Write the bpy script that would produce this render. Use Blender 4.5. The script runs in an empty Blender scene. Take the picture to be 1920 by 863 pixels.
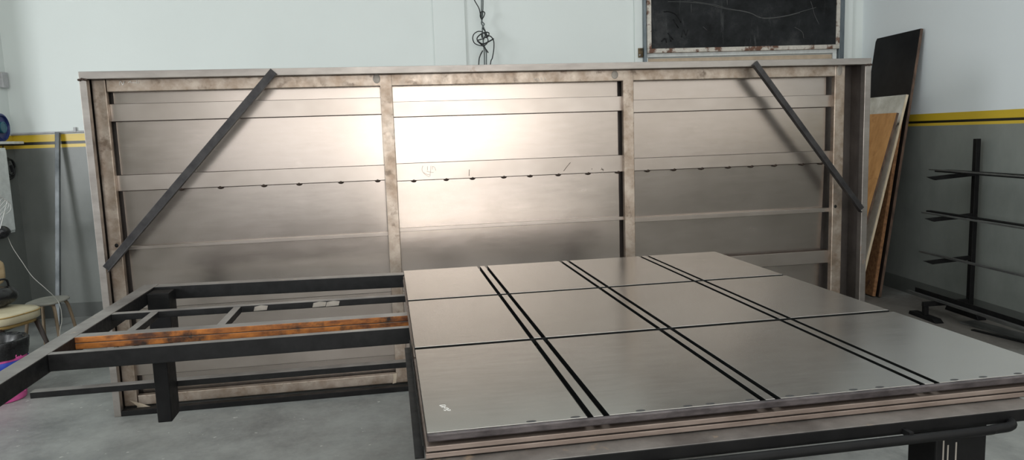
import bpy, bmesh, math, random
from mathutils import Vector, Matrix
random.seed(7)
C = bpy.context.scene.collection
PI = math.pi

# ------------------------------------------------------------------ camera
F, PITCH, ROLL, YAW, EYE = 1380.0, math.radians(7.235), math.radians(-1.926), math.radians(9.48), 1.55
fwd = Vector((math.sin(YAW)*math.cos(PITCH), math.cos(YAW)*math.cos(PITCH), -math.sin(PITCH)))
right = Vector((math.cos(YAW), -math.sin(YAW), 0)); up = right.cross(fwd)
r2 = right*math.cos(ROLL) + up*math.sin(ROLL); u2 = up*math.cos(ROLL) - right*math.sin(ROLL)
cam = bpy.data.objects.new('camera', bpy.data.cameras.new('camera')); C.objects.link(cam)
cam.data.sensor_width = 36; cam.data.lens = F/1920*36; cam.data.clip_start = .05
cam.matrix_world = Matrix(((r2.x, u2.x, -fwd.x, 0), (r2.y, u2.y, -fwd.y, 0), (r2.z, u2.z, -fwd.z, EYE), (0, 0, 0, 1)))
bpy.context.scene.camera = cam

# ------------------------------------------------------------------ room frame (turned 4.4 degrees from the steel frame)
TH = math.radians(4.4); CT, ST = math.cos(TH), math.sin(TH)
def W(u, v, z=0.0): return Vector((u*CT + v*ST, -u*ST + v*CT, z))
UL, UR, VB, VF, HC, UX = -3.89, 4.19, 7.133, -7.0, 4.8, -6.6    # left, right, back, front (behind the camera), ceiling

# ------------------------------------------------------------------ light, world, exposure
sc = bpy.context.scene
sc.view_settings.view_transform = 'Standard'; sc.view_settings.look = 'None'
sc.view_settings.gamma = 1; sc.view_settings.exposure = 0.0; sc.view_settings.use_curve_mapping = False
wd = bpy.data.worlds.new('sky'); sc.world = wd; wd.use_nodes = True
wd.node_tree.nodes['Background'].inputs[0].default_value = (.80, .90, 1, 1)
wd.node_tree.nodes['Background'].inputs[1].default_value = 1.2
def area(name, loc, target, sx, sy, power, col):
    l = bpy.data.lights.new(name, 'AREA'); l.shape = 'RECTANGLE'; l.size = sx; l.size_y = sy; l.energy = power; l.color = col
    o = bpy.data.objects.new(name, l); C.objects.link(o); o.location = loc
    o.rotation_euler = (Vector(target)-Vector(loc)).to_track_quat('-Z', 'Y').to_euler()
    return o
DOOR_U0, DOOR_U1, DOOR_H = -3.0, 4.1, 3.2
area('doorway_daylight', W(.6, VF+.05, 2.1), W(.6, 0, 2.1), 7.0, 2.2, 131, (1, .95, .89))
area('bright_yard_daylight', W(1.12, VF+.04, 1.62), W(1.12, 0, 1.62), 1.0, 1.3, 46, (1, .94, .86))
area('doorway_fill', W(2.4, VF+.045, 1.95), W(2.4, 0, 1.95), 3.2, 2.3, 62, (1, .94, .87))  # added layer inside the doorway, grades the reflections on the steel
area('right_opening_daylight', W(UR-.03, -.4, 2.35), W(0, -.4, 2.35), 4.6, 2.0, 22, (1, .96, .91))
area('left_window_daylight', W(-5.9, .45, 2.1), W(-2.4, 7, 1.0), 2.0, 1.8, 200, (.95, .98, 1))
area('ceiling_fill', W(.7, 2.0, HC-.05), W(.7, 2.0, 0), 4.5, 6.0, 140, (.95, .99, 1))  # added ambient fill under the ceiling, not a known roof window
area('rear_ceiling_fill', W(.2, -4.2, HC-.05), W(.2, -4.2, 0), 6.0, 4.0, 110, (1, .97, .92))  # added fill behind the camera, brightens what the steel reflects

# ------------------------------------------------------------------ materials
def new_mat(name):
    m = bpy.data.materials.new(name); m.use_nodes = True
    nt = m.node_tree; return m, nt, nt.nodes['Principled BSDF'], nt.links.new
def noise(nt, vec, scale, detail=6, rough=.6, stretch=None):
    n = nt.nodes.new('ShaderNodeTexNoise'); n.inputs['Scale'].default_value = scale
    n.inputs['Detail'].default_value = detail; n.inputs['Roughness'].default_value = rough
    if stretch:
        mp = nt.nodes.new('ShaderNodeMapping'); mp.inputs['Scale'].default_value = stretch
        nt.links.new(vec, mp.inputs[0]); vec = mp.outputs[0]
    nt.links.new(vec, n.inputs['Vector']); return n.outputs[0]
def ramp(nt, fac, stops, constant=False):
    r = nt.nodes.new('ShaderNodeValToRGB'); e = r.color_ramp.elements
    if constant: r.color_ramp.interpolation = 'CONSTANT'
    while len(e) < len(stops): e.new(.5)
    for el, (p, c) in zip(e, stops):
        el.position = p; el.color = (c, c, c, 1) if isinstance(c, (int, float)) else (*c, 1)
    nt.links.new(fac, r.inputs[0]); return r.outputs[0]
def mix(nt, fac, a, b):
    n = nt.nodes.new('ShaderNodeMix'); n.data_type = 'RGBA'
    nt.links.new(fac, n.inputs[0])
    for s, v in ((6, a), (7, b)):
        if isinstance(v, tuple): n.inputs[s].default_value = (*v, 1)
        else: nt.links.new(v, n.inputs[s])
    return n.outputs[2]
def coord(nt, kind='Object'):
    return nt.nodes.new('ShaderNodeTexCoord').outputs[kind]
def bump(nt, bsdf, h, strength, dist=.002):
    b = nt.nodes.new('ShaderNodeBump'); b.inputs['Strength'].default_value = strength; b.inputs['Distance'].default_value = dist
    nt.links.new(h, b.inputs['Height']); nt.links.new(b.outputs[0], bsdf.inputs['Normal'])
def mottled(name, c1, c2, rough=(.4, .6), metal=0., scale=6, stretch=None, lo=.35, hi=.65, spot=None, spot_at=(.62, .68), spot_scale=9, bmp=0, c_detail=8, spec=.5):
    m, nt, b, ln = new_mat(name); v = coord(nt)
    n = noise(nt, v, scale, c_detail, .65, stretch)
    col = ramp(nt, n, [(lo, c1), (hi, c2)])
    n2 = noise(nt, v, scale*2.3, 6, .6, stretch)
    ln(ramp(nt, n2, [(.3, rough[0]), (.7, rough[1])]), b.inputs['Roughness'])
    if spot:
        n3 = noise(nt, v, spot_scale, 5, .6)
        f = ramp(nt, n3, [(spot_at[0], 0.), (spot_at[1], 1.)])
        col = mix(nt, f, col, spot)
        mm = nt.nodes.new('ShaderNodeMath'); mm.operation = 'MULTIPLY_ADD'
        ln(f, mm.inputs[0]); mm.inputs[1].default_value = -metal*.8; mm.inputs[2].default_value = metal
        ln(mm.outputs[0], b.inputs['Metallic'])
    else: b.inputs['Metallic'].default_value = metal
    ln(col, b.inputs['Base Color'])
    if bmp: bump(nt, b, n2, bmp)
    b.inputs['Specular IOR Level'].default_value = spec
    return m
def plain(name, c, rough=.5, metal=0.):
    return mottled(name, tuple(x*.88 for x in c), tuple(min(1, x*1.1) for x in c), (rough*.9, min(1, rough*1.1)), metal, 14)

def sheet_mat(name, c1, c2, rough, stretch, scale=2.5, metal=.93, rubs=.35):
    """bare rolled steel: large soft blotches, fine rolling streaks, a few scratches and rub marks"""
    m, nt, b, ln = new_mat(name); v = coord(nt)
    big = noise(nt, v, scale*.8, 5, .6)
    streak = noise(nt, v, 10, 7, .7, stretch)
    rub = noise(nt, v, 4.5, 6, .75, tuple(s*.5+.5 for s in stretch))
    a = nt.nodes.new('ShaderNodeMath'); a.operation = 'MULTIPLY_ADD'
    ln(streak, a.inputs[0]); a.inputs[1].default_value = .45; 
    h = nt.nodes.new('ShaderNodeMath'); h.operation = 'MULTIPLY'; ln(big, h.inputs[0]); h.inputs[1].default_value = .55
    ln(h.outputs[0], a.inputs[2])
    col = ramp(nt, a.outputs[0], [(.36, c1), (.64, c2)])
    pale = tuple(min(1, x*1.22) for x in c2)
    col = mix(nt, ramp(nt, rub, [(.62, 0.), (.76, rubs)]), col, pale)
    ln(col, b.inputs['Base Color'])
    ln(ramp(nt, a.outputs[0], [(.3, rough[0]), (.7, rough[1])]), b.inputs['Roughness'])
    b.inputs['Metallic'].default_value = metal
    return m

M = {}
M['sheet'] = sheet_mat('rolled_steel_sheet', (.35, .305, .27), (.41, .36, .325), (.23, .28), (.6, .6, 3))
M['top'] = sheet_mat('door_plate_steel', (.44, .418, .39), (.52, .497, .468), (.19, .26), (.8, 5, 1), 2.0, rubs=.8)
M['strap'] = mottled('flat_bar_steel', (.355, .31, .275), (.42, .37, .335), (.285, .295), .92, 2.2, (1, 1, 1.5), c_detail=3)
M['rim'] = mottled('folded_rim_steel', (.27, .245, .228), (.36, .33, .305), (.34, .46), .85, 5, (.6, .6, 2), spot=(.20, .13, .09), spot_at=(.68, .74), spot_scale=6)
M['tube'] = mottled('stained_tube_steel', (.27, .205, .155), (.48, .41, .35), (.32, .46), .78, 9, (1, 1, 1), spot=(.17, .12, .085), spot_at=(.57, .70), spot_scale=13)
M['flange'] = mottled('smoky_flange_steel', (.11, .097, .09), (.22, .195, .18), (.34, .44), .8, 3, (1, 1, .6))
M['black'] = mottled('black_mill_scale', (.004, .004, .0045), (.010, .0098, .010), (.45, .6), 0, 9, bmp=.06, spec=.18)
M['rail'] = mottled('bench_rail_steel', (.005, .005, .0055), (.012, .012, .0125), (.42, .58), 0, 8, (3, 3, 3), spot=(.16, .15, .14), spot_at=(.70, .74), spot_scale=14, bmp=.05, spec=.25)
M['sheenrail'] = mottled('bench_top_sheen', (.15, .138, .13), (.29, .272, .255), (.36, .5), .3, 4, (1, 1, 1), spot=(.36, .30, .24), spot_at=(.66, .72), spot_scale=11, bmp=.05)  # paler grey paints the wall's reflection onto the rail tops
M['patch'] = mottled('pale_weld_patch', (.30, .27, .24), (.38, .35, .31), (.45, .6), .4, 20)
M['patchtan'] = mottled('tan_weld_patch', (.40, .33, .25), (.52, .44, .34), (.5, .65), .2, 20)
M['rust'] = mottled('orange_rust', (.10, .028, .009), (.46, .155, .026), (.55, .75), 0, 11, (1, 2, 2.2), .36, .62, spot=(.022, .012, .009), spot_at=(.54, .68), spot_scale=10, bmp=.15)
M['edge'] = mottled('dark_edge_bar', (.045, .037, .039), (.115, .098, .10), (.4, .55), .45, 16, (1, 1, 3), bmp=.08)
M['strip'] = mottled('worn_front_strip', (.095, .083, .076), (.20, .18, .165), (.36, .5), .25, 7, (1, 1, 1), spot=(.27, .20, .14), spot_at=(.62, .70), spot_scale=12, bmp=.05)
M['brown'] = mottled('brown_fold_steel', (.20, .152, .128), (.34, .275, .24), (.4, .55), .6, 4, (1, 4, 6))
M['dark'] = mottled('dark_groove', (.006, .007, .007), (.012, .013, .013), (.45, .6), 0, 9, spec=.2)
M['bead_or_gap'] = plain('weld_and_gap_shadow', (.04, .025, .018), .6, .3)  # real welds, and the painted gap shadows along the straps
M['weldring'] = plain('weld_ring', (.05, .05, .05), .5, .4)
M['chalk'] = plain('white_chalk', (.80, .79, .76), .9)
M['galv'] = mottled('galvanised_tube', (.085, .095, .10), (.22, .235, .245), (.45, .6), .4, 5, (1, 1, .6))
M['board_black'] = mottled('black_board', (.005, .005, .006), (.012, .012, .013), (.4, .5), 0, 5, spec=.2)
M['ply'] = mottled('orange_plywood', (.42, .20, .065), (.58, .30, .11), (.6, .75), 0, 5, (3, 3, .8), spot=(.36, .16, .05), spot_at=(.60, .72))
M['chip'] = mottled('brown_chipboard', (.16, .075, .032), (.33, .165, .07), (.7, .85), 0, 34, spot=(.10, .05, .03), spot_at=(.6, .7), bmp=.1)
M['plaster'] = mottled('stained_white_board', (.44, .42, .36), (.70, .68, .62), (.7, .85), 0, 6, spot=(.05, .05, .05), spot_at=(.62, .68), spot_scale=5, bmp=.1)
M['woodedge'] = mottled('pale_wood_edge', (.52, .42, .28), (.70, .60, .45), (.6, .8), 0, 16, (4, 4, .6), spot=(.2, .14, .08), spot_at=(.68, .74))
M['darkwood'] = mottled('dark_wood_edge', (.05, .03, .022), (.15, .09, .06), (.6, .8), 0, 18, (3, 3, .5))
M['cream'] = mottled('cream_vinyl', (.46, .40, .26), (.60, .54, .38), (.35, .5), 0, 5, spot=(.34, .24, .10), spot_at=(.6, .7), spot_scale=8)
M['piping'] = plain('gold_piping', (.36, .24, .08), .45)
M['backwood'] = mottled('tan_backrest_wood', (.40, .28, .15), (.56, .42, .25), (.45, .6), 0, 6, (1, 1, 5))
M['legdark'] = plain('dark_brown_leg', (.035, .024, .02), .5)
M['legwood'] = mottled('wooden_leg', (.16, .115, .07), (.28, .21, .14), (.5, .65), 0, 9, (2, 2, .5))
M['greyseat'] = mottled('grey_seat', (.22, .215, .19), (.32, .31, .275), (.4, .55), 0, 6)
M['bag'] = plain('black_plastic', (.012, .012, .013), .28)
M['pink'] = mottled('pink_plastic', (.60, .07, .28), (.80, .14, .42), (.3, .45), 0, 8)
M['blue'] = plain('deep_blue_plastic', (.015, .03, .14), .4)
M['bluebag'] = plain('blue_plastic', (.02, .05, .38), .4)
M['white'] = plain('white_paint', (.72, .75, .74), .5)
M['whitewire'] = plain('white_wire', (.62, .62, .60), .4)
M['cord'] = plain('grey_cord', (.36, .35, .32), .5)
M['cable'] = plain('black_cable', (.018, .019, .02), .45)
M['greycable'] = plain('grey_cable', (.12, .14, .14), .45)
M['postgrey'] = mottled('grey_post_paint', (.10, .125, .14), (.19, .22, .24), (.35, .5), .4, 10, (2, 2, .4))
M['pvc'] = plain('grey_conduit', (.42, .42, .43), .45)
M['frame_rusty'] = mottled('chipped_white_frame', (.46, .43, .38), (.64, .60, .54), (.5, .7), .1, 10, (2, 2, 2), spot=(.13, .06, .035), spot_at=(.52, .60), spot_scale=10, bmp=.1)
M['beige'] = plain('beige_board', (.48, .38, .28), .7)
M['brass'] = mottled('rusty_hinge', (.06, .045, .03), (.22, .16, .08), (.5, .7), .5, 22)

def chalkboard_mat():
    m, nt, b, ln = new_mat('smeared_black_slate'); v = coord(nt)
    n = noise(nt, v, 3.2, 9, .7); n2 = noise(nt, v, 2.0, 6, .7, (6, 6, 1.0)); n3 = noise(nt, v, 30, 3, .5)
    c = ramp(nt, n, [(.35, (.003, .0035, .004)), (.54, (.016, .0175, .019)), (.75, (.058, .059, .059))])
    c = mix(nt, ramp(nt, n2, [(.60, 0.), (.78, .7)]), c, (.10, .105, .105))
    ln(c, b.inputs['Base Color']); b.inputs['Roughness'].default_value = .62; b.inputs['Specular IOR Level'].default_value = .2
    return m
M['slate'] = chalkboard_mat(); M['scratch'] = plain('pale_scratch', (.09, .09, .09), .9)

def wall_mat(name, y1, k1, k0, y0, up_c=(.72, .765, .745), g=1.0):
    """white above, yellow band with a thin black line, grey gloss paint below"""
    m, nt, b, ln = new_mat(name)
    gm = nt.nodes.new('ShaderNodeNewGeometry'); s = nt.nodes.new('ShaderNodeSeparateXYZ'); ln(gm.outputs['Position'], s.inputs[0])
    d = nt.nodes.new('ShaderNodeMath'); d.operation = 'DIVIDE'; ln(s.outputs[2], d.inputs[0]); d.inputs[1].default_value = 5.0
    zb = nt.nodes.new('ShaderNodeMapRange'); ln(s.outputs[2], zb.inputs[0]); zb.inputs[1].default_value = 1.4; zb.inputs[2].default_value = 1.8
    q = lambda z: (z-1.4)/.4
    v = gm.outputs['Position']
    n = noise(nt, v, 1.2, 5, .5); n2 = noise(nt, v, 3.0, 8, .65, (1, 1, .6))
    grey = ramp(nt, n2, [(.3, tuple(g*x for x in (.122, .132, .123))), (.7, tuple(g*x for x in (.165, .175, .163)))])
    whit = ramp(nt, n, [(.3, tuple(x*.96 for x in up_c)), (.7, up_c)])
    isw = ramp(nt, zb.outputs[0], [(0, 0.), (q(y1), 1.)], True)
    isg = ramp(nt, zb.outputs[0], [(0, 1.), (q(y0), 0.)], True)
    band = ramp(nt, zb.outputs[0], [(0, (.66, .46, .05)), (q(k0), (.01, .01, .008)), (q(k1), (.62, .43, .03))], True)
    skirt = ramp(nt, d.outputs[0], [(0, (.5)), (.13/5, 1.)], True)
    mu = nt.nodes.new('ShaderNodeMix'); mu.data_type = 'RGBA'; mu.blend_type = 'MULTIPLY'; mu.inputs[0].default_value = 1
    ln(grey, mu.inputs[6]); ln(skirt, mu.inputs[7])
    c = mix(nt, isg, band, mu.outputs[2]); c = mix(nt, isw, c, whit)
    ln(c, b.inputs['Base Color'])
    ln(ramp(nt, isw, [(0, .34), (1, .6)]), b.inputs['Roughness'])
    n4 = noise(nt, v, 45, 4, .6); bump(nt, b, n4, .12, .003)
    return m
M['wall'] = wall_mat('two_tone_wall_paint', 1.708, 1.645, 1.618, 1.589)
M['wall_r'] = wall_mat('two_tone_side_paint', 1.626, 1.565, 1.544, 1.521, (.78, .82, .835), 1.5)
def floor_mat():
    m, nt, b, ln = new_mat('dusty_concrete'); v = coord(nt)
    a = noise(nt, v, .9, 9, .65); s = noise(nt, v, 3.3, 10, .7); fine = noise(nt, v, 28, 6, .7); sp = noise(nt, v, 22, 3, .5)
    c = ramp(nt, a, [(.30, (.105, .110, .108)), (.5, (.205, .212, .205)), (.70, (.34, .345, .325))])
    c2 = ramp(nt, s, [(.33, (.10, .105, .105)), (.62, (.31, .32, .305))])
    mx = nt.nodes.new('ShaderNodeMix'); mx.data_type = 'RGBA'; mx.inputs[0].default_value = .55
    ln(c, mx.inputs[6]); ln(c2, mx.inputs[7])
    c = mix(nt, ramp(nt, fine, [(.42, 0.), (.75, .35)]), mx.outputs[2], (.34, .34, .32))
    c = mix(nt, ramp(nt, sp, [(.70, 0.), (.74, .8)]), c, (.50, .50, .47))
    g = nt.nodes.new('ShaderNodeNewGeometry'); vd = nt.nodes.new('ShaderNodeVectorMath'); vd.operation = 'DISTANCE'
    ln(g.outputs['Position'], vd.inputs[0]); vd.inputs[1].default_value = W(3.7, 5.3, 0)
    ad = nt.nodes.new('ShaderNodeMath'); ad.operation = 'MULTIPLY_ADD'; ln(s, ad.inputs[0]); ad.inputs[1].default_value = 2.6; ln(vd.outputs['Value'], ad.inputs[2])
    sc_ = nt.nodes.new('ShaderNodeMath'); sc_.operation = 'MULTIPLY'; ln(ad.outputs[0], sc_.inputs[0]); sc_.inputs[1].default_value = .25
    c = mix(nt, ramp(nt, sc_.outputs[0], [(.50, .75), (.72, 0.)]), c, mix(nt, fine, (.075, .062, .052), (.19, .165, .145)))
    ln(c, b.inputs['Base Color']); ln(ramp(nt, s, [(.3, .38), (.7, .62)]), b.inputs['Roughness'])
    bump(nt, b, fine, .15, .003)
    return m
M['floor'] = floor_mat()

# ------------------------------------------------------------------ geometry helpers (all take world coordinates)
def bm_new(): return bmesh.new()
def box(bm, a, b):
    (x0, y0, z0), (x1, y1, z1) = a, b
    vs = [bm.verts.new((x, y, z)) for z in (z0, z1) for y in (y0, y1) for x in (x0, x1)]
    for f in ((0, 2, 3, 1), (4, 5, 7, 6), (0, 1, 5, 4), (2, 6, 7, 3), (0, 4, 6, 2), (1, 3, 7, 5)): bm.faces.new([vs[i] for i in f])
    return vs
def rbox(bm, a, b):
    """box given in room coordinates u, v, z"""
    for v in box(bm, a, b): v.co = W(*v.co)
def bar(bm, p0, p1, w, h, upv=(0, 0, 1)):
    """box beam from p0 to p1 (centre line), w across, h along upv"""
    p0, p1 = Vector(p0), Vector(p1); d = (p1-p0).normalized(); s = d.cross(Vector(upv)).normalized(); t = s.cross(d)
    vs = []
    for p in (p0, p1):
        for i, j in ((-1, -1), (1, -1), (1, 1), (-1, 1)): vs.append(bm.verts.new(p + s*(i*w/2) + t*(j*h/2)))
    for f in ((3, 2, 1, 0), (4, 5, 6, 7), (0, 1, 5, 4), (1, 2, 6, 5), (2, 3, 7, 6), (3, 0, 4, 7)): bm.faces.new([vs[i] for i in f])
def angle(bm, p0, p1, leg_a, leg_b, va, vb, t=.004):
    """L-profile: flanges along va and vb meeting on the line p0-p1"""
    p0, p1, va, vb = Vector(p0), Vector(p1), Vector(va).normalized(), Vector(vb).normalized()
    prof = [Vector((0, 0)), Vector((leg_a, 0)), Vector((leg_a, t)), Vector((t, t)), Vector((t, leg_b)), Vector((0, leg_b))]
    rings = [[bm.verts.new(p + va*q.x + vb*q.y) for q in prof] for p in (p0, p1)]
    n = len(prof)
    for i in range(n): bm.faces.new((rings[0][i], rings[0][(i+1) % n], rings[1][(i+1) % n], rings[1][i]))
    bm.faces.new(rings[0][::-1]); bm.faces.new(rings[1])
def smooth_path(pts, n=8):
    pts = [Vector(p) for p in pts]
    if len(pts) < 3: return pts
    P = [pts[0]*2-pts[1]] + pts + [pts[-1]*2-pts[-2]]; out = []
    for i in range(1, len(P)-2):
        for k in range(n):
            t = k/n; a, b, c, d = P[i-1], P[i], P[i+1], P[i+2]
            out.append(.5*((2*b) + (c-a)*t + (2*a-5*b+4*c-d)*t*t + (3*b-a-3*c+d)*t**3))
    return out + [pts[-1]]
def tube(bm, pts, r, sides=8, n=8, radii=None, cap=True):
    pts = smooth_path(pts, n); m = len(pts); rings = []; prev = None
    for i, p in enumerate(pts):
        d = (pts[min(i+1, m-1)] - pts[max(i-1, 0)]).normalized()
        s = d.cross(Vector((0, 0, 1)) if abs(d.z) < .95 else Vector((1, 0, 0))).normalized() if prev is None else (prev - d*prev.dot(d)).normalized()
        prev = s; t = s.cross(d)
        rr = r if radii is None else radii[0] + (radii[1]-radii[0])*i/(m-1)
        rings.append([bm.verts.new(p + (s*math.cos(2*PI*k/sides) + t*math.sin(2*PI*k/sides))*rr) for k in range(sides)])
    for a, b in zip(rings, rings[1:]):
        for k in range(sides): bm.faces.new((a[k], a[(k+1) % sides], b[(k+1) % sides], b[k]))
    if cap: bm.faces.new(rings[0]); bm.faces.new(rings[-1][::-1])
    for f in bm.faces: f.smooth = True
def lathe(bm, prof, centre, seg=32, jig=None):
    c = Vector(centre); rings = []
    for i, (r, z) in enumerate(prof):
        rings.append([bm.verts.new(c + Vector((math.cos(2*PI*k/seg)*r*(1+(jig(i, k) if jig else 0)), math.sin(2*PI*k/seg)*r*(1+(jig(i, k) if jig else 0)), z))) for k in range(seg)])
    for a, b in zip(rings, rings[1:]):
        for k in range(seg): bm.faces.new((a[k], a[(k+1) % seg], b[(k+1) % seg], b[k]))
    for f in bm.faces: f.smooth = True
    return rings
def blob(bm, c, sx, sy, sz, seg=10, ring=6):
    c = Vector(c)
    res = bmesh.ops.create_uvsphere(bm, u_segments=seg, v_segments=ring, radius=1)
    for v in res['verts']: v.co = Vector((v.co.x*sx, v.co.y*sy, v.co.z*sz)) + c
    for f in bm.faces: f.smooth = True
def slab(bm, outline, n, t):
    """extrude a planar outline (list of points) along n by t"""
    n = Vector(n).normalized()*t
    a = [bm.verts.new(Vector(p)) for p in outline]; b = [bm.verts.new(Vector(p)+n) for p in outline]
    k = len(a)
    bm.faces.new(a[::-1]); bm.faces.new(b)
    for i in range(k): bm.faces.new((a[i], a[(i+1) % k], b[(i+1) % k], b[i]))

def obj(name, bm, mat, parent=None, bevel=.0, seg=2, sub=0):
    bmesh.ops.recalc_face_normals(bm, faces=bm.faces[:])
    base = Vector((0, 0, 0))
    if parent is not None:
        q = parent
        while q: base += q.location; q = q.parent
    else:
        xs = [v.co for v in bm.verts]
        base = Vector(((min(v.x for v in xs)+max(v.x for v in xs))/2, (min(v.y for v in xs)+max(v.y for v in xs))/2, min(v.z for v in xs)))
    for v in bm.verts: v.co -= base
    me = bpy.data.meshes.new(name); bm.to_mesh(me); bm.free()
    me.materials.append(M[mat] if isinstance(mat, str) else mat)
    o = bpy.data.objects.new(name, me); C.objects.link(o)
    if parent is not None: o.parent = parent
    else: o.location = base
    if bevel:
        b = o.modifiers.new('bevel', 'BEVEL'); b.width = bevel; b.segments = seg; b.limit_method = 'ANGLE'; b.angle_limit = .6
    if sub:
        s = o.modifiers.new('subsurf', 'SUBSURF'); s.levels = sub; s.render_levels = sub
    return o
def sheen_or_worn_top(o, mat='sheenrail'):
    """upward faces: painted-in wall sheen on rails, real wear on the front strip"""
    o.data.materials.append(M[mat])
    for p in o.data.polygons:
        if p.normal.z > .9: p.material_index = 1
    return o
def tag(o, label, cat, group=None, kind=None):
    o['label'] = label
    if cat: o['category'] = cat
    if group: o['group'] = group
    if kind or cat: o['kind'] = kind or 'thing'
    return o
def thing(name, loc, label, cat, group=None):
    o = bpy.data.objects.new(name, None); C.objects.link(o); o.location = loc; o.empty_display_size = .1
    return tag(o, label, cat, group)
def struct(name, bm, mat, label, cat, **k): return tag(obj(name, bm, mat, **k), label, cat, kind='structure')
def B(*boxes):
    bm = bm_new()
    for a, b in boxes: box(bm, a, b)
    return bm
def RB(*boxes):
    bm = bm_new()
    for a, b in boxes: rbox(bm, a, b)
    return bm

# ================================================================== THE ROOM
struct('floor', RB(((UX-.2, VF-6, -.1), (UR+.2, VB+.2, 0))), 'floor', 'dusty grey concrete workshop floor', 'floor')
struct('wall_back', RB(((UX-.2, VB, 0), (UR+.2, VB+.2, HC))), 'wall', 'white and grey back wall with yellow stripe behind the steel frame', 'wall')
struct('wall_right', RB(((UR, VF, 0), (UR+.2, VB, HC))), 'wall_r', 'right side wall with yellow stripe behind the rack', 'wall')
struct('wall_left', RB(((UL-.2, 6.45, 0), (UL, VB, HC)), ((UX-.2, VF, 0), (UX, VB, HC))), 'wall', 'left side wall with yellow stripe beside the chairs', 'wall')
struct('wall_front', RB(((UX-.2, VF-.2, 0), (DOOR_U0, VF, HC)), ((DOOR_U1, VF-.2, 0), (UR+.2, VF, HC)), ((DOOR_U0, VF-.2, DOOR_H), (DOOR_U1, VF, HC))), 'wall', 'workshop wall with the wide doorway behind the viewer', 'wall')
struct('ceiling', RB(((UX-.2, VF-.2, HC), (UR+.2, VB+.2, HC+.1))), 'white', 'white workshop ceiling', 'ceiling')
# shallow pilaster and plaster strips of the back wall
struct('trim_1', RB(((-.043, VB-.03, 0), (.257, VB, HC))), 'wall', 'shallow white pilaster left of the hanging cables', 'trim', bevel=.004)
struct('trim_2', RB(((1.876, VB-.035, 0), (1.965, VB, HC))), 'wall', 'narrow white upright strip left of the blackboard', 'trim', bevel=.004)
struct('trim_3', RB(((3.965, VB-.035, 0), (4.068, VB, HC))), 'wall', 'narrow white upright strip right of the blackboard', 'trim', bevel=.004)
struct('trim_4', RB(((1.99, VB-.05, 2.262), (3.90, VB, 2.305)), ((1.985, VB-.05, 2.0), (2.0, VB, 2.262)), ((3.86, VB-.05, 2.0), (3.90, VB, 2.262))), 'white', 'white ledge frame below the blackboard', 'trim', bevel=.003)

# ================================================================== THE BIG STEEL FRAME
PY = 4.47
fr = thing('steel_gate', (0.77, PY+.09, 0), 'huge bare steel door frame with three ribbed bays standing across the workshop', 'steel frame')
obj('top_rim', B(((-1.645, PY, 1.943), (3.182, PY+.045, 1.984))), 'rim', fr, .0025)
obj('side_rim', B(((-1.645, PY, 0), (-1.607, PY+.045, 1.942))), 'rim', fr, .0025)
obj('side_rim', B(((3.137, PY, 0), (3.181, PY+.045, 1.942))), 'rim', fr, .0025)
obj('bottom_rim', B(((-1.606, PY, 0.0), (3.136, PY+.045, .032))), 'black', fr, .002)
obj('top_flange', B(((-1.645, PY+.045, 1.976), (3.182, PY+.20, 1.984))), 'rim', fr)
obj('side_flange', B(((-1.645, PY+.045, 0), (-1.637, PY+.20, 1.975))), 'flange', fr)
obj('side_flange', B(((3.173, PY+.045, 0), (3.181, PY+.20, 1.975))), 'flange', fr)
FY0, FY1 = PY+.08, PY+.12
obj('top_rail', B(((-1.535, FY0, 1.876), (3.0, FY1, 1.946))), 'tube', fr, .004)
obj('bottom_rail', B(((-1.535, FY0, .033), (3.0, FY1, .093))), 'tube', fr, .004)
obj('stile', B(((-1.611, FY0-.001, .033), (-1.538, FY1, 1.946))), 'tube', fr, .004)
obj('stile', B(((2.972, FY0-.001, .033), (3.046, FY1, 1.946))), 'tube', fr, .004)
obj('mullion', B(((-.012, FY0-.001, .034), (.060, FY1, 1.945))), 'tube', fr, .004)
obj('mullion', B(((1.504, FY0-.001, .034), (1.573, FY1, 1.945))), 'tube', fr, .004)
SY = FY1+.02
bays = ((-1.522, .02), (.028, 1.484), (1.545, 2.946))
opens = ((-1.538, -.012), (.060, 1.504), (1.573, 2.972))
straps = (((1.712, 1.810), (1.312, 1.402)), ((1.692, 1.782), (1.302, 1.407)), ((1.678, 1.756), (1.303, 1.382)))
lows = ((.985, .966), (1.008, .986), (.993, .966))
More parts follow.
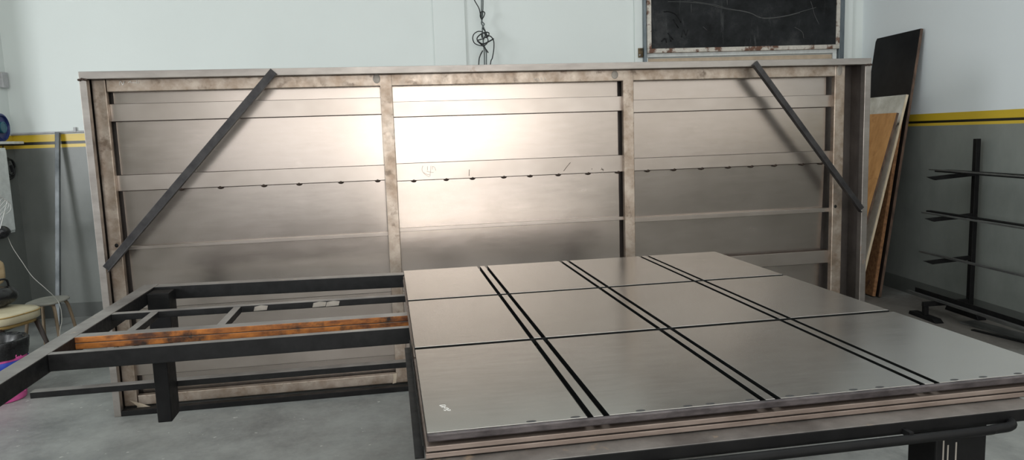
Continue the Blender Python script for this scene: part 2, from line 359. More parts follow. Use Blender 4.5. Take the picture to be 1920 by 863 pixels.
for (x0, x1), (a, b), st, lw in zip(bays, opens, straps, lows):
    dl = {-1: .012, 0: -.002, 1: .060}[(0 if a > 0 else -1) if a < 1 else 1]      # the lower sheets lean out a little at the top edge
    obj('back_sheet', B(((x0, SY, 1.34), (x1, SY+.004, 1.944))), 'sheet', fr)
    bm = bm_new(); vs = box(bm, (x0, SY, .035), (x1, SY+.004, 1.338))
    for v in vs:
        if v.co.z < 1: v.co.y += dl
    obj('back_sheet', bm, 'sheet', fr)
    for k, (z0, z1) in enumerate(st + ((.612, .698), (.205, .283))):
        bm = bm_new(); box(bm, (a-.03, SY-.022, z0), (b+.03, SY+.030, z1))
        s = obj('strap', bm, 'strap', fr, .0012)
        bm = bm_new(); box(bm, (a-.012, SY-.012, z0-.0035), (b+.012, SY+.030, z0-.0002)); obj('gap_shadow_strip', bm, 'bead_or_gap', s)  # dark strip paints the gap shadow below the strap
        bm = bm_new(); box(bm, (a-.012, SY-.010, z1+.0002), (b+.012, SY+.030, z1+.002)); obj('gap_shadow_strip', bm, 'bead_or_gap', s)  # same painted gap shadow along the strap's upper edge
        if k == 1:
            n = 8 if a > 0 else 7
            for i in range(n):
                if a < -1 and i == 0: continue
                xx = a + .12 + (b-a-.16)*i/(n-1) + random.uniform(-.02, .02)
                bm = bm_new(); blob(bm, (xx, SY-.010, z0-.002), .019, .015, .012); obj('weld_bead', bm, 'bead_or_gap', s)
    bm = bm_new(); box(bm, (a-.03, SY-.024, lw[1]), (b+.03, SY+.030, lw[0])); obj('angle_rib', bm, 'strap', fr, .0015)
    bm = bm_new(); box(bm, (a-.03, SY-.022, .118), (b+.03, SY+.030, .142)); obj('angle_rib', bm, 'strap', fr, .003)
obj('outer_skin', B(((-1.636, PY+.196, .001), (3.172, PY+.20, 1.9755))), 'flange', fr)
# corner welds and drilled holes
for p in ((-1.626, PY-.001, 1.941), (3.160, PY-.001, 1.940)):
    bm = bm_new()
    for i in range(6): blob(bm, (p[0]-.02+i*.008, p[1]+random.uniform(-.003, .002), p[2]+random.uniform(-.004, .004)), .007, .006, .007, 8, 5)
    obj('corner_weld', bm, 'bead_or_gap', fr)
for p in ((2.995, FY0-.001, 1.005), (-1.565, FY0-.001, 1.0)):
    bm = bm_new(); blob(bm, p, .011, .004, .012); obj('bolt_hole', bm, 'dark', fr)
for x, z, sx, sz in ((3.005, 1.915, .02, .035), (-.03, 1.92, .022, .028), (1.45, 1.915, .022, .026)):
    bm = bm_new(); blob(bm, (x, FY0-.0008, z), sx, .0022, sz, 20, 8); obj('weld_patch', bm, 'patch', fr)
def gpt(x, y, yy):
    d = r2*((x-960)/F) - u2*((y-431.5)/F) + fwd
    return d*(yy/d.y) + Vector((0, 0, EYE))
def marks(name, strokes, yy, r, mat, n=3):
    for st_ in strokes:
        bm = bm_new(); tube(bm, [gpt(x, y, yy) for x, y in st_], r, 5, n); obj(name, bm, mat, fr)
M['faint'] = plain('faint_pencil', (.20, .17, .15), .6, .3)
marks('chalk_mark', [[(224.5, 160), (224.5, 155), (226, 152)], [(226, 152), (229, 157), (230, 159), (233.5, 151.5)], [(230, 160), (232, 156)], [(241, 155), (244.5, 152), (246, 156)], [(248, 155), (253, 155), (258, 156)], [(257, 149.5), (256.5, 154)], [(259.5, 156.5), (261, 154)]], FY0-.0012, .0014, 'chalk')
marks('chalk_mark', [[(1001, 146), (1003.5, 150.5)], [(1005, 147), (1006.5, 150.5)], [(1008, 147), (1011, 151.5)], [(1014, 145.5), (1016.5, 151)], [(1020.5, 145.5), (1023, 151)]], FY0-.0012, .0013, 'chalk')
marks('pencil_mark', [[(793, 311), (791, 317), (793, 323), (798, 328), (805, 332)], [(794, 323.5), (800, 327), (806, 328)], [(801.5, 312), (801.5, 319)], [(808, 311), (807.5, 320), (806, 331)], [(800, 321), (807, 323), (813, 323.5)], [(811, 312), (811, 318)], [(811, 312), (815, 314), (817, 320)]], SY-.0225, .0009, 'faint')
marks('burn_scratch', [[(1069.5, 305), (1062, 314), (1057, 321)], [(1110, 316), (1109.5, 318)], [(1128, 315), (1129.5, 318), (1131.5, 321)], [(1126.5, 318), (1132, 317.5)], [(880, 318), (879.5, 330)]], SY-.0225, .0016, 'bead_or_gap')
for ol in ([(243, 751), (262, 756), (290, 765), (268, 769), (254, 770), (258, 762)], [(737, 701), (744, 700), (743, 718), (736, 720), (738, 711)]):
    bm = bm_new(); slab(bm, [gpt(x, y, FY0-.0002) for x, y in ol], (0, -1, 0), .0012); obj('weld_patch', bm, 'patchtan', fr)
# diagonal braces of angle iron welded over the corners
def brace(p0, p1, w):
    p0, p1 = Vector(p0), Vector(p1); d = (p1-p0).normalized(); n = Vector((0, -1, 0)); s = d.cross(n).normalized()
    if s.z < 0: s = -s
    bm = bm_new(); angle(bm, p0 - s*w/2 + n*.003, p1 - s*w/2 + n*.003, w, w*.75, s, n, .005)
    return obj('brace', bm, 'braces', fr, .001)
M['braces'] = mottled('dark_brace_iron', (.022, .021, .023), (.055, .052, .053), (.38, .5), .5, 12, (1, 1, 1), bmp=.05)
tag(brace((-.605, PY-.003, 1.966), (-1.602, PY-.003, .880), .048), 'dark angle-iron brace across the left corner', None)
tag(brace((2.348, PY-.003, 1.964), (3.130, PY-.003, .984), .048), 'dark angle-iron brace across the right corner', None)

# ================================================================== WORK BENCH (black steel frame under the door panels)
ZT = .829
bench = thing('welding_bench', (.1, 2.8, 0), 'black steel bench frame with open rails reaching left past the stacked panels', 'workbench')
sheen_or_worn_top(obj('end_rail', B(((-1.312, 1.54, ZT-.07), (-1.237, 4.15, ZT))), 'rail', bench, .004))
sheen_or_worn_top(obj('end_rail', B(((1.49, 1.614, ZT-.07), (1.56, 3.86, ZT))), 'rail', bench, .004))
bm = bm_new(); bar(bm, (-1.237, 4.101, ZT-.035), (1.56, 3.885, ZT-.035), .075, .07); sheen_or_worn_top(obj('back_rail', bm, 'rail', bench, .004))
bm = bm_new(); bar(bm, (-1.237, 3.464, ZT-.0155), (1.49, 3.40, ZT-.0155), .042, .03); sheen_or_worn_top(obj('cross_rail', bm, 'rail', bench, .003))
rr = bm_new()
bar(rr, (-1.237, 3.081, ZT-.012), (1.49, 3.01, ZT-.012), .06, .024); bar(rr, (-1.237, 3.081, ZT-.0375), (1.49, 3.01, ZT-.0375), .06, .024)
rl = sheen_or_worn_top(obj('rusty_rail', rr, 'rust', bench, .003)); rl['label'] = 'orange rusted double cross rail'
sheen_or_worn_top(obj('front_cross_rail', B(((-1.237, 2.813, ZT-.064), (1.49, 2.847, ZT))), 'rail', bench, .003))
for (xa, ya), (xb, yb) in (((-1.055, 3.445), (-1.05, 3.106)), ((-.700, 3.43), (-.703, 3.10))):
    bm = bm_new(); bar(bm, (xa, ya, ZT-.017), (xb, yb, ZT-.017), .034, .03); sheen_or_worn_top(obj('short_strut', bm, 'rail', bench, .003))
fs = bm_new(); box(fs, (-1.236, 1.538, ZT-.033), (1.60, 1.613, ZT))
f = sheen_or_worn_top(obj('front_strip', fs, 'black', bench, .003), 'strip'); f['label'] = 'grey worn front strip'
for x_ in (-.60, -.34, -.28):
    bm = bm_new(); yy_ = 3.464 - (x_+1.237)*.0235 - .0212
    slab(bm, [(x_-.03, yy_, ZT-.027), (x_+.028, yy_-.001, ZT-.025), (x_+.034, yy_-.001, ZT-.006), (x_+.005, yy_, ZT-.002), (x_-.024, yy_, ZT-.007)], (0, -1, 0), .0012); obj('paint_chip', bm, 'patch', bench)
# stub legs under the open part, long legs under the loaded part
def leg(a, b, t=0.): 
    bm = bm_new(); vs = box(bm, a, b)
    for v in vs:
        if v.co.z == a[2]: v.co.x += t
    return obj('leg', bm, 'black', bench, .004)
leg((-.899, 2.848, .525), (-.848, 2.958, ZT-.026))
leg((-1.236, 3.93, .57), (-1.13, 4.055, ZT-.012))
bm = bm_new(); bar(bm, (-1.378, 2.985, .636), (1.40, 2.985, .634), .044, .024); sheen_or_worn_top(obj('lower_bar', bm, 'rail', bench, .002))
leg((1.318, 1.56, 0), (1.462, 1.66, ZT-.0345)); leg((1.35, 3.5, 0), (1.47, 3.6, ZT-.071)); leg((.40, 2.95, 0), (.50, 3.05, ZT-.071)); leg((-1.31, 1.56, 0), (-1.22, 1.65, ZT-.071))
for x_, z0_, z1_ in ((1.339, .60, .765), (1.352, .55, .745), (1.375, .62, .75)):
    obj('paint_drip', B(((x_-.0022, 1.5592, z0_), (x_+.0022, 1.5604, z1_))), 'patch', bench, .0008)
bm = bm_new(); tube(bm, [(-1.25, 1.512, .792), (.3, 1.512, .793), (1.30, 1.512, .795), (1.44, 1.512, .797), (1.485, 1.516, .798), (1.505, 1.535, .800), (1.50, 1.560, .803), (1.47, 1.575, .804)], .0115, 12, 6); obj('front_pipe', bm, 'black', bench)
for x in (-.6, .35, 1.21):
    obj('pipe_bracket', B(((x-.006, 1.512, .798), (x+.006, 1.537, .812))), 'black', bench)

# ================================================================== STACKED STEEL DOOR PANELS
XL, XR = .058, 1.745
rows = ((1.600, 2.293), (2.316, 3.010), (3.035, 3.742))
slits = ((.434, .449), (.473, .488), (.871, .886), (.911, .926), (1.308, 1.323), (1.350, 1.365))
who = ('front', 'middle', 'back')
edges = [XL] + [e for s in slits for e in s] + [XR]
segs = [(edges[i], edges[i+1]) for i in range(0, len(edges), 2)]
for r, (y0, y1) in enumerate(rows):
    g = 'bare steel door leaves stacked on the bench'
    lab = ('bare steel door leaf nearest the viewer, topmost of the front pile', 'bare steel door leaf in the middle row of the bench top', 'bare steel door leaf in the back row nearest the tall frame')[r]
    p = thing('door_leaf', ((XL+XR)/2, (y0+y1)/2, .861), lab, 'steel panel', g)
    ye = y0+.012 if r == 0 else y0+.004
    if r: obj('edge_bar', B(((XL, y0, .8705), (XR, y0+.0038, .8878))), 'dark', p)  # black bar added to paint shade into the gap between rows
    b = obj('base_tray', B(((XL+.012, y0+.03, .8612), (XR-.012, y1-.012, .870))), 'dark', p)
    for i, (x0, x1) in enumerate(segs):
        o = obj('plate' if i % 2 == 0 else 'flat_bar', B(((x0, ye+.0004, .8702), (x1, y1, .889))), 'top', p, .0008)
        o.data.materials.append(M['dark'])
        for f_ in o.data.polygons:
            if abs(f_.normal.x) > .9: f_.material_index = 1  # side faces blackened, shade of the slits painted in
    if r == 0:
        bm = bm_new(); box(bm, (XL, y0, .8705), (XR, y0+.012, .8886)); e = obj('edge_bar', bm, 'edge', p, .003); e['label'] = 'dark front edge bar'
        for k in range(16):
            x = .30 + k*.092 + random.uniform(-.02, .02)
            if any(a-.02 < x < c+.02 for a, c in slits): continue
            bm = bm_new(); blob(bm, (x, y0+.021, .8888), .013, .006, .0012, 14, 6); obj('weld_spot', bm, 'weldring', p)
        def strokes(pix, r=.0008):
            bm = bm_new()
            for st in pix: tube(bm, st, r, 5, 3)
            return bm
        cx, cy, z = .098, 1.778, .8895
        st = [[(0, .0), (.010, .001), (.021, .000)], [(.003, -.003), (.012, -.010), (.018, -.017)], [(.006, -.012), (.018, -.009), (.022, -.006)], [(.014, -.020), (.021, -.019), (.026, -.017)], [(.012, -.030), (.016, -.034), (.022, -.027), (.028, -.022), (.029, -.026), (.022, -.032)], [(.024, -.035), (.030, -.036), (.034, -.035), (.032, -.031)]]
        o = obj('chalk_mark', strokes([[(cx+a*.72, cy+q*1.1, z) for a, q in s_] for s_ in st]), 'chalk', p); o['label'] = 'small white chalk scribble'
    # two more panels lying underneath, seen by their brown edges
    for k, (z0, z1, ins) in enumerate(((.8455, .8608, .004), (.8296, .8448, .006))):
        lb = (('brown-edged steel panel directly under the dark-edged front panel', 'lowest brown-edged steel panel of the front pile, on the bench strip'),
              ('second steel panel down in the middle pile, its left edge showing', 'lowest steel panel of the middle pile on the bench rails'),
              ('second steel panel down in the back pile, its left edge showing', 'lowest steel panel of the back pile on the bench rails'))[r][k]
        q = thing('door_leaf', ((XL+XR)/2, (y0+y1)/2, z0), lb, 'steel panel', g)
        x0 = XL - ins
        obj('folded_tray', B(((x0, y0, z0+.003), (XR-.01, y1, z1))), 'brown', q, .0015)
        obj('bottom_lip', B(((x0+.006, y0+.006, z0), (XR-.016, y1-.006, z0+.0028))), 'dark', q)
bm = bm_new(); angle(bm, (.050, 1.612, .8295), (.050, 2.52, .8295), .022, .03, (-1, 0, 0), (0, 0, 1), .004)
tag(obj('angle_bar', bm, 'black', None, .001), 'black angle bar lying along the left side of the stacked panels', 'steel bar')

# ================================================================== BACK WALL: blackboard, posts, hinge, cables, conduit, tube
t = thing('blackboard', W(2.94, VB-.06, 2.29), 'smeared black board in a chipped rusty frame high on the back wall', 'blackboard')
V0, V1 = VB-.10, VB-.055
obj('slate', RB(((2.02, V0+.012, 2.33), (3.87, V1, 3.6))), 'slate', t)
obj('frame_rail', RB(((1.982, V0, 2.298), (3.90, V1, 2.338))), 'frame_rusty', t, .003)
obj('frame_stile', RB(((1.982, V0, 2.339), (2.022, V1, 3.6))), 'frame_rusty', t, .003)
obj('frame_stile', RB(((3.864, V0, 2.339), (3.90, V1, 3.6))), 'frame_rusty', t, .003)
obj('frame_rail', RB(((1.982, V0, 3.601), (3.90, V1, 3.641))), 'frame_rusty', t, .003)
def bpt(x, y):  # photo pixel to the slate plane (used once, while building the chalk lines)
    d = r2*((x-960)/F) - u2*((y-431.5)/F) + fwd
    n = Vector((ST, CT, 0)); k = (V0+.010)/d.dot(n); return d*k + Vector((0, 0, EYE))
bm = bm_new()
for ln_ in ([(1252, 3), (1290, 4), (1330, 9), (1362, 17), (1390, 21), (1410, 26), (1424, 33), (1450, 33), (1480, 28), (1505, 21), (1530, 14)],
            [(1300, 3), (1340, 9), (1365, 16), (1400, 22), (1420, 30), (1436, 35), (1470, 31), (1500, 24)]):
    tube(bm, [bpt(*q) for q in ln_], .0022, 5, 5)
obj('chalk_line', bm, plain('grey_chalk', (.10, .102, .10), .9), t)
for ln_ in ([(1520, 2), (1524, 15), (1527, 27), (1532, 38), (1536, 46)], [(1296, 8), (1296, 24)], [(1363, 0), (1364, 9)], [(1318, 50), (1326, 57)], [(1490, 51), (1504, 60), (1507, 72)]):
    bm = bm_new(); tube(bm, [bpt(*q) for q in ln_], .0022, 5, 4); obj('scratch', bm, 'scratch', t)
for ln_ in ([(1244, 22), (1256, 22), (1268, 28), (1277, 42)], [(1262, 36), (1272, 52)], [(1240, 78), (1247, 72), (1250, 80)], [(1252, 62), (1262, 74)], [(1256, 68), (1258, 78)], [(1278, 70), (1282, 56), (1286, 66), (1290, 55)]):
    bm = bm_new(); tube(bm, [bpt(*q) for q in ln_], .005, 5, 5); obj('smudge', bm, 'board_black', t)
for u0, u1, lb, zt in ((1.952, 1.980, 'slim grey steel post left of the blackboard', 4.2), (3.905, 3.955, 'slim dark steel post right of the blackboard', 4.2)):
    tag(obj('steel_post', RB(((u0, VB-.085, 0), (u1, VB-.03, zt))), 'postgrey', None, .004), lb, 'post', 'posts beside the blackboard')
t = thing('gate_hinge', W(1.935, VB-.05, 2.27), 'small rusty hinge plate on the white strip beside the blackboard', 'hinge')
obj('hinge_plate', RB(((1.905, VB-.05, 2.265), (1.951, VB-.036, 2.352))), 'brass', t, .002)
bm = bm_new(); tube(bm, [W(1.940, VB-.058, 2.27), W(1.940, VB-.058, 2.35)], .009, 10); obj('hinge_pin', bm, 'brass', t)
bm = bm_new(); tube(bm, [W(1.918, VB-.052, 2.285), W(1.918, VB-.058, 2.285)], .008, 8); obj('screw', bm, 'pvc', t)
tag(obj('beige_board', RB(((2.002, VB-.04, 1.35), (3.855, VB-.012, 2.25))), 'beige', None, .002), 'beige board showing as a thin strip under the blackboard ledge', 'board')

def cpt(x, y, v=6.98):
    d = r2*((x-960)/F) - u2*((y-431.5)/F) + fwd
    n = Vector((ST, CT, 0)); return d*(v/d.dot(n)) + Vector((0, 0, EYE))
def cpx(cx, cy): return (860+cx*.1506, cy*.1506)
t = thing('hanging_cable_bundle', cpt(907, 118), 'knotted black and grey cables hanging down the back wall over the frame', 'cables')
def cable(name, pts, r, mat, dv=0.):
    bm = bm_new(); n = len(pts)
    tube(bm, [cpt(*cpx(a, b), 6.98+dv+.02*math.sin(i*1.7)) for i, (a, b) in enumerate(pts)], r, 6, 6); obj(name, bm, mat, t)
up = 1900
cable('cable', [(285, -2600), (285, -900), (284, 0), (283, 150), (288, 260), (318, 300), (296, 345), (300, 450), (318, 640), (322, 800), (322, 1400)], .006, 'greycable')
cable('cable', [(318, -2600), (312, -900), (303, 0), (300, 130), (292, 240), (284, 290), (312, 345), (335, 420), (305, 520), (340, 640), (345, 760), (335, 1400)], .006, 'greycable', .02)
cable('cable', [(-60, -900), (120, -160), (195, 0), (255, 110), (272, 200), (280, 235), (268, 200), (275, 155), (305, 143), (325, 165), (310, 210), (290, 240)], .005, 'cable', -.02)
cable('cable', [(300, 350), (325, 385), (350, 440), (325, 470), (240, 500), (232, 470), (270, 430), (330, 402), (375, 410), (370, 450), (340, 470)], .0055, 'cable', -.05)
cable('cable', [(300, 395), (240, 392), (190, 425), (175, 480), (200, 540), (270, 568), (330, 562), (365, 510), (350, 460), (310, 410), (285, 420), (290, 470)], .005, 'cable', -.03)
cable('cable', [(345, 440), (400, 455), (435, 510), (438, 600), (420, 720), (395, 800), (360, 1200)], .0055, 'cable', -.06)
cable('cable', [(436, 482), (380, 515), (300, 548), (235, 510), (260, 535), (320, 590), (366, 655)], .0065, 'cable', -.08)
cable('cable', [(300, 630), (265, 700), (250, 800), (240, 1200)], .0055, 'cable', -.04)
bm = bm_new()
tube(bm, [W(UL+.004, VB-.03, 1.716), W(UL+.03, VB-.014, 1.722), W(-3.30, VB-.014, 1.726), W(-1.6, VB-.014, 1.735)], .010, 10, 6)
t = tag(obj('conduit_pipe', bm, 'pvc'), 'thin grey conduit running along the top of the yellow stripe', 'conduit')
bm = bm_new(); rbox(bm, (-3.345, VB-.03, 1.724), (-3.325, VB-.002, 1.768)); obj('pipe_clip', bm, 'pvc', t, .002)
# steel tube leaning in the left corner
bm = bm_new(); bar(bm, W(-3.50, 6.78, .012), W(-3.475, VB-.046, 1.725), .036, .036, (0, 1, 0))
tag(obj('leaning_steel_tube', bm, 'galv', None, .003), 'slim galvanised square tube leaning on the back wall behind the stool', 'steel tube')
tag(obj('switch_box', RB(((UL, 7.02, 2.13), (UL+.035, 7.11, 2.27))), 'pvc', None, .006), 'small grey switch box high on the left wall', 'switch box')

# ================================================================== RIGHT WALL: leaning boards
def lean(name, near_bot, near_top, length, thick, mat, label, edge=None, cat='board', clip=0.0):
    """near_bot / near_top: (u, v, z) of the near edge's right-hand corner; the board runs back along v, its face looks left"""
    b, tp = Vector(near_bot), Vector(near_top)
    ax = (tp-b).normalized(); n = Vector((-ax.z, 0, ax.x))           # face normal, towards the room
    o1 = [b, b+Vector((0, length, 0)), tp+Vector((0, length, 0))-ax*clip, tp+Vector((0, length-clip*.6, 0)), tp]
    if not clip: o1 = [b, b+Vector((0, length, 0)), tp+Vector((0, length, 0)), tp]
    o1 = [W(*q) for q in o1]; nn = W(*n)
    bm = bm_new(); slab(bm, o1, nn, thick)
    r = tag(obj(name, bm, mat, None, .002), label, cat, 'boards leaning on the right wall')
    if edge:
        bm = bm_new(); slab(bm, [W(*(b + n*.001 - Vector((0, .006, 0)))), W(*(tp + n*.001 - Vector((0, .006, 0)))), W(*(tp + n*(thick-.001) - Vector((0, .006, 0)))), W(*(b + n*(thick-.001) - Vector((0, .006, 0))))], W(0, 1, 0), .0055)
        obj('edge_strip', bm, edge, r)
    return r
lean('wooden_board', (3.856, 6.16, .008), (4.165, 6.16, 2.354), .66, .024, 'board_black', 'tall black-faced board, tallest of the boards leaning on the right wall', 'darkwood', clip=.03)
lean('wooden_board', (3.826, 6.20, .008), (4.050, 6.20, 1.719), .55, .030, 'chip', 'brown chipboard panel between the white-edged board and the tall black board', 'chip')
lean('wooden_board', (3.60, 6.085, .008), (4.003, 6.085, 1.792), .6, .022, 'plaster', 'dirty whitish board with a pale wooden edge, in front of the black board', 'woodedge')
lean('wooden_board', (3.425, 6.0, .007), (3.866, 6.0, 1.637), .6, .020, 'ply', 'orange plywood board, frontmost of the leaning boards', 'darkwood')

# ================================================================== RIGHT WALL: cantilever rack with long bars
rack = thing('cantilever_rack', W(4.14, 5.41, 0), 'dark steel cantilever rack with short arms against the grey right wall', 'rack')
for v in (5.41, 3.45):
    obj('post', RB(((4.118, v-.02, 0.03), (4.155, v+.02, 1.413))), 'black', rack, .003)
    bm = bm_new(); slab(bm, [W(4.10, v+.24, .001), W(4.10, v-.15, .001), W(4.10, v-.12, .045), W(4.10, v+.22, .045)], W(1, 0, 0), .07); obj('foot', bm, 'black', rack, .003)
    for z in (1.128, .802, .463):
        bm = bm_new(); slab(bm, [W(4.118, v-.016, z+.028), W(4.118, v-.016, z-.004), W(3.80, v-.016, z-.024), W(3.735, v-.016, z+.002)], W(0, 1, 0), .032)
        obj('arm', bm, 'black', rack, .002)
    bm = bm_new(); slab(bm, [W(4.118, v-.016, .140), W(4.118, v-.016, .105), W(3.74, v-.016, .100), W(3.74, v-.016, .135)], W(0, 1, 0), .032); obj('arm', bm, 'black', rack, .002)
    obj('stub', RB(((3.745, v-.018, .03), (3.78, v+.018, .0995))), 'black', rack, .002)
    bm = bm_new(); slab(bm, [W(3.735, v+.17, .001), W(3.735, v-.17, .001), W(3.735, v-.13, .030), W(3.735, v+.16, .030)], W(1, 0, 0), .07); obj('foot', bm, 'black', rack, .003)
def longbar(name, a, b, w, h, lab, mat='black', fn=bar):
    bm = bm_new(); bar(bm, W(*a), W(*b), w, h); return tag(obj(name, bm, mat, None, .0015), lab, 'steel bar', 'steel bars on the rack')
M['bars'] = mottled('grey_bar_steel', (.08, .08, .08), (.18, .18, .175), (.35, .5), .6, 9, (3, .6, 3))
longbar('steel_bar', (4.02, 5.60, 1.163), (4.00, 2.95, 1.163), .05, .012, 'wide dark bar on the top arms of the rack, nearest the wall', 'black')
longbar('steel_bar', (3.93, 5.58, 1.162), (3.82, 2.95, 1.158), .03, .014, 'dark bar in the middle of the top rack arms', 'black')
longbar('steel_bar', (3.86, 5.56, 1.178), (3.72, 2.95, 1.170), .02, .010, 'thin grey bar lying crossed over the top rack arms', 'bars')
longbar('steel_bar', (3.93, 5.66, .832), (3.90, 2.95, .832), .04, .012, 'flat dark bar on the second rack arm from the top', 'black')
longbar('steel_bar', (3.85, 5.62, .828), (3.81, 2.95, .828), .02, .012, 'thin grey bar on the second rack arm from the top', 'bars')
longbar('steel_bar', (3.90, 5.70, .492), (3.90, 2.95, .492), .03, .014, 'grey flat bar on the third rack arm from the top', 'bars')
bm = bm_new(); angle(bm, W(3.88, 5.72, .142), W(3.88, 2.95, .142), .07, .045, W(1, 0, 0), (0, 0, 1), .006)
tag(obj('angle_bar', bm, 'black', None, .001), 'heavy dark angle bar resting on the lowest rack arm', 'steel bar', 'steel bars on the rack')
longbar('steel_bar', (3.845, 5.76, .149), (3.845, 2.95, .149), .028, .018, 'grey bar in front of the heavy angle on the lowest rack arm', 'bars')
# strips on the floor
tag(obj('flat_offcut', (lambda bm: (bar(bm, W(3.99, 5.24, .006), W(4.10, 4.55, .006), .15, .010), bm)[1])(bm_new()), 'bars', None, .001), 'wide grey steel offcut lying on the floor under the rack', 'offcut', 'offcuts on the floor')
tag(obj('flat_offcut', (lambda bm: (bar(bm, W(3.87, 5.02, .005), W(3.99, 4.62, .005), .035, .008), bm)[1])(bm_new()), 'black', None, .001), 'narrow black steel strip on the floor at the right edge', 'offcut', 'offcuts on the floor')

# ================================================================== LEFT CORNER: chair, stool, bin and wall things
def ring_pts(c, ax, ay, hx, hy, n, p=3.2):
    out = []
    for k in range(n):
        a = 2*PI*k/n; x, y = math.cos(a), math.sin(a)
        r = (abs(x)**p + abs(y)**p)**(-1/p); out.append(c + ax*(x*r*hx) + ay*(y*r*hy))
    return out
def cushion(bm, c, ax, ay, hx, hy, layers, n=36, p=3.2):
    rings = []
    for sc_, z in layers: rings.append([bm.verts.new(q) for q in ring_pts(c+Vector((0, 0, z)), ax, ay, hx*sc_, hy*sc_, n, p)])
    for a, b in zip(rings, rings[1:]):
        for k in range(n): bm.faces.new((a[k], a[(k+1) % n], b[(k+1) % n], b[k]))
    bm.faces.new(rings[0][::-1]); bm.faces.new(rings[-1])
    for f in bm.faces: f.smooth = True
cc = W(-3.13, 5.32, 0)
ch = thing('padded_chair', cc, 'cream vinyl padded chair with tan backrest at the left edge', 'chair')
ang = math.radians(-22); ax = Vector((math.cos(ang), math.sin(ang), 0)); ay = Vector((-ax.y, ax.x, 0))
bm = bm_new(); cushion(bm, cc, ax, ay, .215, .215, ((.93, .392), (1.0, .402), (1.0, .445), (.985, .457), (.93, .466), (.6, .474), (.2, .476))); s = obj('seat', bm, 'cream', ch)
bm = bm_new(); rp = ring_pts(cc+Vector((0, 0, .451)), ax, ay, .214, .214, 36); tube(bm, rp+[rp[0]], .005, 6, 2); obj('piping', bm, 'piping', s)
bm = bm_new(); cushion(bm, cc, ax, ay, .19, .19, ((1, .368), (1, .391))); obj('seat_frame', bm, 'piping', ch)
for sx, sy in ((1, 1), (1, -1), (-1, 1), (-1, -1)):
    bm = bm_new(); tube(bm, [cc+ax*(.15*sx)+ay*(.15*sy)+Vector((0, 0, .372)), cc+ax*(.235*sx)+ay*(.21*sy)+Vector((0, 0, .002))], .016, 10, 1, (.019, .010)); obj('leg', bm, 'legdark', ch)
bk = cc - ax*.17 + ay*.06 + Vector((0, 0, .70))
bm = bm_new(); cushion(bm, Vector((0, 0, 0)), Vector((1, 0, 0)), Vector((0, 1, 0)), .20, .10, ((.9, -.009), (1, -.004), (1, .004), (.9, .009)), 32, 4)
rot = Matrix((ay, Vector((0, 0, 1)), ax)).transposed()
for v in bm.verts: v.co = rot @ v.co + bk - ax*.02
obj('backrest', bm, 'backwood', ch)
for k in (-.10, .10):
    bm = bm_new(); tube(bm, [cc - ax*.185 + ay*k + Vector((0, 0, .39)), cc - ax*.215 + ay*k + Vector((0, 0, .55)), cc - ax*.205 + ay*k + Vector((0, 0, .70))], .013, 8, 5); obj('back_post', bm, 'backwood', ch)
# black bag on the chair
bm = bm_new(); bc = cc - ax*.06 + ay*.05 + Vector((0, 0, .552))
blob(bm, (0, 0, 0), .11, .15, .073, 28, 16)
for v in bm.verts:
    n = math.sin(v.co.x*60)*math.cos(v.co.y*47+v.co.z*30)*.007; v.co += v.co.normalized()*n
    v.co.z = max(v.co.z, -.071)
    v.co = bc + ax*v.co.x + ay*v.co.y + Vector((0, 0, v.co.z))
bg = tag(obj('black_bag', bm, 'bag'), 'crumpled black bag sitting on the cream chair', 'bag')
bm = bm_new(); tube(bm, [bc+ay*-.10+Vector((0, 0, .04)), bc+ay*-.06+ax*.03+Vector((0, 0, .11)), bc+ay*.06+ax*.03+Vector((0, 0, .115)), bc+ay*.11+Vector((0, 0, .04))], .008, 8, 6); obj('handle', bm, 'bag', bg)
# stool
so = W(-3.06, 5.82, 0)
st = thing('wooden_stool', so, 'grey-topped stool with splayed wooden legs against the back wall', 'stool')
bm = bm_new(); cushion(bm, so, W(1, 0, 0), W(0, 1, 0), .125, .17, ((.92, .412), (1, .417), (1, .428), (.9, .432)), 36, 2.6); obj('seat', bm, 'greyseat', st)
for sx, sy in ((1, 1), (1, -1), (-1, 1), (-1, -1)):
    a = so + W(.055*sx, .07*sy, .413); b = so + W(.095*sx, .10*sy, .36); c = so + W(.135*sx, .15*sy, .002)
    bm = bm_new(); tube(bm, [a, b, c], .013, 8, 6, (.014, .011)); obj('leg', bm, 'legwood', st)
# bin with black liner, pink tub round it
bcn = W(-2.87, 4.80, 0)
bn = thing('pink_bin', bcn, 'pink bin lined with a black bag under the bench corner', 'bin')
bm = bm_new(); lathe(bm, [(.0, .002), (.135, .002), (.140, .01), (.165, .27), (.170, .30), (.163, .30), (.155, .27), (.13, .015), (0, .012)], bcn, 36); obj('tub', bm, 'pink', bn)
bm = bm_new(); lathe(bm, [(.166, .215), (.169, .22), (.1735, .262), (.168, .265)], bcn, 36); obj('stripe', bm, 'bluebag', bn)
random.seed(3); jt = {(i, k): random.uniform(-.05, .05) for i in range(9) for k in range(40)}
bm = bm_new(); lathe(bm, [(.172, .28), (.180, .33), (.182, .385), (.172, .395), (.160, .375), (.14, .31), (.11, .25), (.0, .22)], bcn, 40, lambda i, k: jt[(i, k)]*(.6 if i in (2, 3) else 1)); obj('liner', bm, 'bag', bn)
bm = bm_new(); tube(bm, [bcn+Vector((.176, -.02, .275)), bcn+Vector((.184, -.05, .16)), bcn+Vector((.155, -.03, .05))], .006, 6, 6); obj('strap', bm, 'pink', bn)
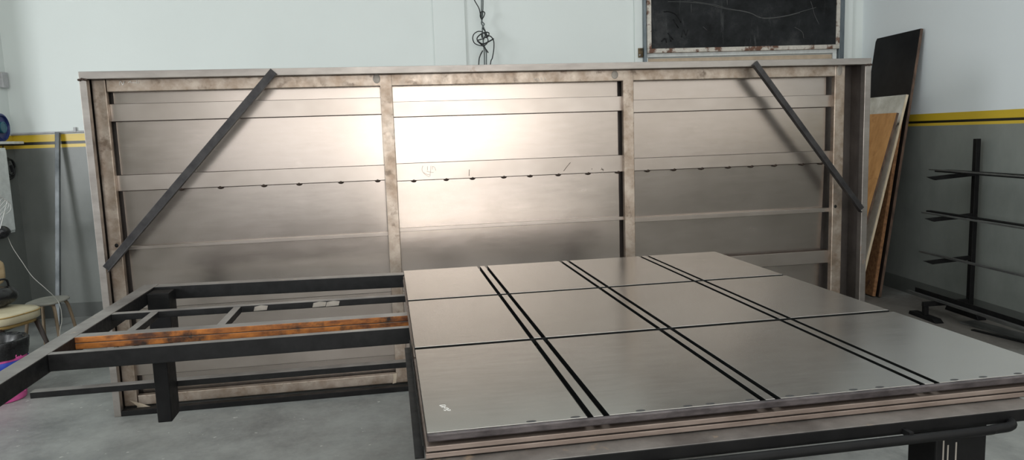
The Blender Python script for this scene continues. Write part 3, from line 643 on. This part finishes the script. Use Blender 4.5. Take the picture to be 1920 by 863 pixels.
# left wall: shelf with blue tub, cable coil, white cabinet, fan
tag(obj('wall_shelf', RB(((UL, 6.3, 1.632), (UL+.10, 7.118, 1.655))), 'white', None, .003), 'narrow white shelf on the left wall by the yellow stripe', 'shelf')
tc = W(UL+.052, 6.83, 1.776)
tb = thing('blue_tub', W(UL+.052, 6.83, 1.656), 'dark blue round tub standing on the white wall shelf', 'tub')
def disc(bm, c, r, t):
    n = 40; prof = [(r*.86, -t), (r, -t*.8), (r, t*.8), (r*.86, t), (r*.8, t*.6), (r*.2, t*.6)]
    rings = [[bm.verts.new(c + W(q, math.cos(2*PI*k/n)*p, math.sin(2*PI*k/n)*p)) for k in range(n)] for p, q in prof]
    for a, b in zip(rings, rings[1:]):
        for k in range(n): bm.faces.new((a[k], a[(k+1) % n], b[(k+1) % n], b[k]))
    bm.faces.new(rings[0]); bm.faces.new(rings[-1])
bm = bm_new(); disc(bm, tc, .120, .045); obj('body', bm, 'blue', tb, 0)
bm = bm_new(); disc(bm, tc+W(.04, 0, 0), .05, .012); obj('hub', bm, plain('teal_plastic', (.02, .11, .16), .4), tb)
t = thing('cable_coil', W(UL+.03, 6.93, 1.36), 'coil of black cable hanging under the white shelf', 'cable')
for k, (r, dz, dv) in enumerate(((.085, 0, 0), (.078, -.008, .012), (.092, -.012, -.01), (.070, .004, .004))):
    pts = [W(UL+.025+.006*k, 6.965+dv+math.cos(2*PI*i/20)*r, 1.425+dz+math.sin(2*PI*i/20)*r) for i in range(21)]
    bm = bm_new(); tube(bm, pts, .006, 6, 2); obj('loop', bm, 'cable', t)
bm = bm_new(); tube(bm, [W(UL+.03, 6.93, 1.51), W(UL+.035, 6.90, 1.57), W(UL+.05, 6.88, 1.631)], .005, 6, 5); obj('hanging_end', bm, 'cable', t)
bm = bm_new(); bar(bm, W(UL+.05, 6.965, 1.445), W(UL+.05, 6.985, 1.385), .03, .02, (0, 1, 0)); obj('plug', bm, 'cable', t, .004)
t = thing('white_cabinet', W(UL+.06, 6.67, .86), 'white metal cabinet fixed to the left wall behind the fan', 'cabinet')
obj('body', RB(((UL+.001, 6.5, .86), (UL+.09, 6.84, 1.60))), 'white', t, .004)
obj('door', RB(((UL+.0905, 6.52, .88), (UL+.105, 6.82, 1.58))), 'white', t, .004)
def lpt(x, y, u):
    d = r2*((x-960)/F) - u2*((y-431.5)/F) + fwd
    n = Vector((CT, -ST, 0)); return d*(u/d.dot(n)) + Vector((0, 0, EYE))
fc = lpt(0, 436, -3.62)
t = thing('guard_fan', fc, 'fan with a bent white wire guard and black motor in front of the white cabinet', 'fan')
bm = bm_new(); blob(bm, fc, .075, .075, .055, 20, 12); obj('motor', bm, 'bag', t)
bm = bm_new(); tube(bm, [fc, fc+W(-.09, .01, -.005), fc+W(-.158, .01, -.01)], .018, 10, 5); obj('bracket', bm, 'bag', t)
for k in range(6):
    a = .12*k
    pts = [(-4-k*3, 432), (2-k*2, 408-4*k), (14-k*3.2, 400-6*k), (20-k*3.6, 392-5*k), (19-k*4, 382-3*k), (9-k*4, 373-k)]
    bm = bm_new(); tube(bm, [lpt(x, y, -3.60+.012*k) for x, y in pts], .0028, 6, 5); obj('guard_wire', bm, 'whitewire', t)
bm = bm_new(); tube(bm, [lpt(0, 430, -3.59), lpt(14, 376, -3.585)], .004, 6, 2); obj('guard_rib', bm, 'whitewire', t)
bm = bm_new(); tube(bm, [fc+W(.03, .04, -.03), lpt(24, 465, -3.58), lpt(42, 492, -3.45), lpt(60, 518, -3.30), lpt(84, 540, -3.12), lpt(101, 556, -2.98), lpt(112, 572, -2.86), lpt(116, 600, -2.80), lpt(113, 632, -2.78), W(-2.80, 5.55, .004)], .0028, 6, 8)
o = obj('power_cord', bm, 'cord', t)
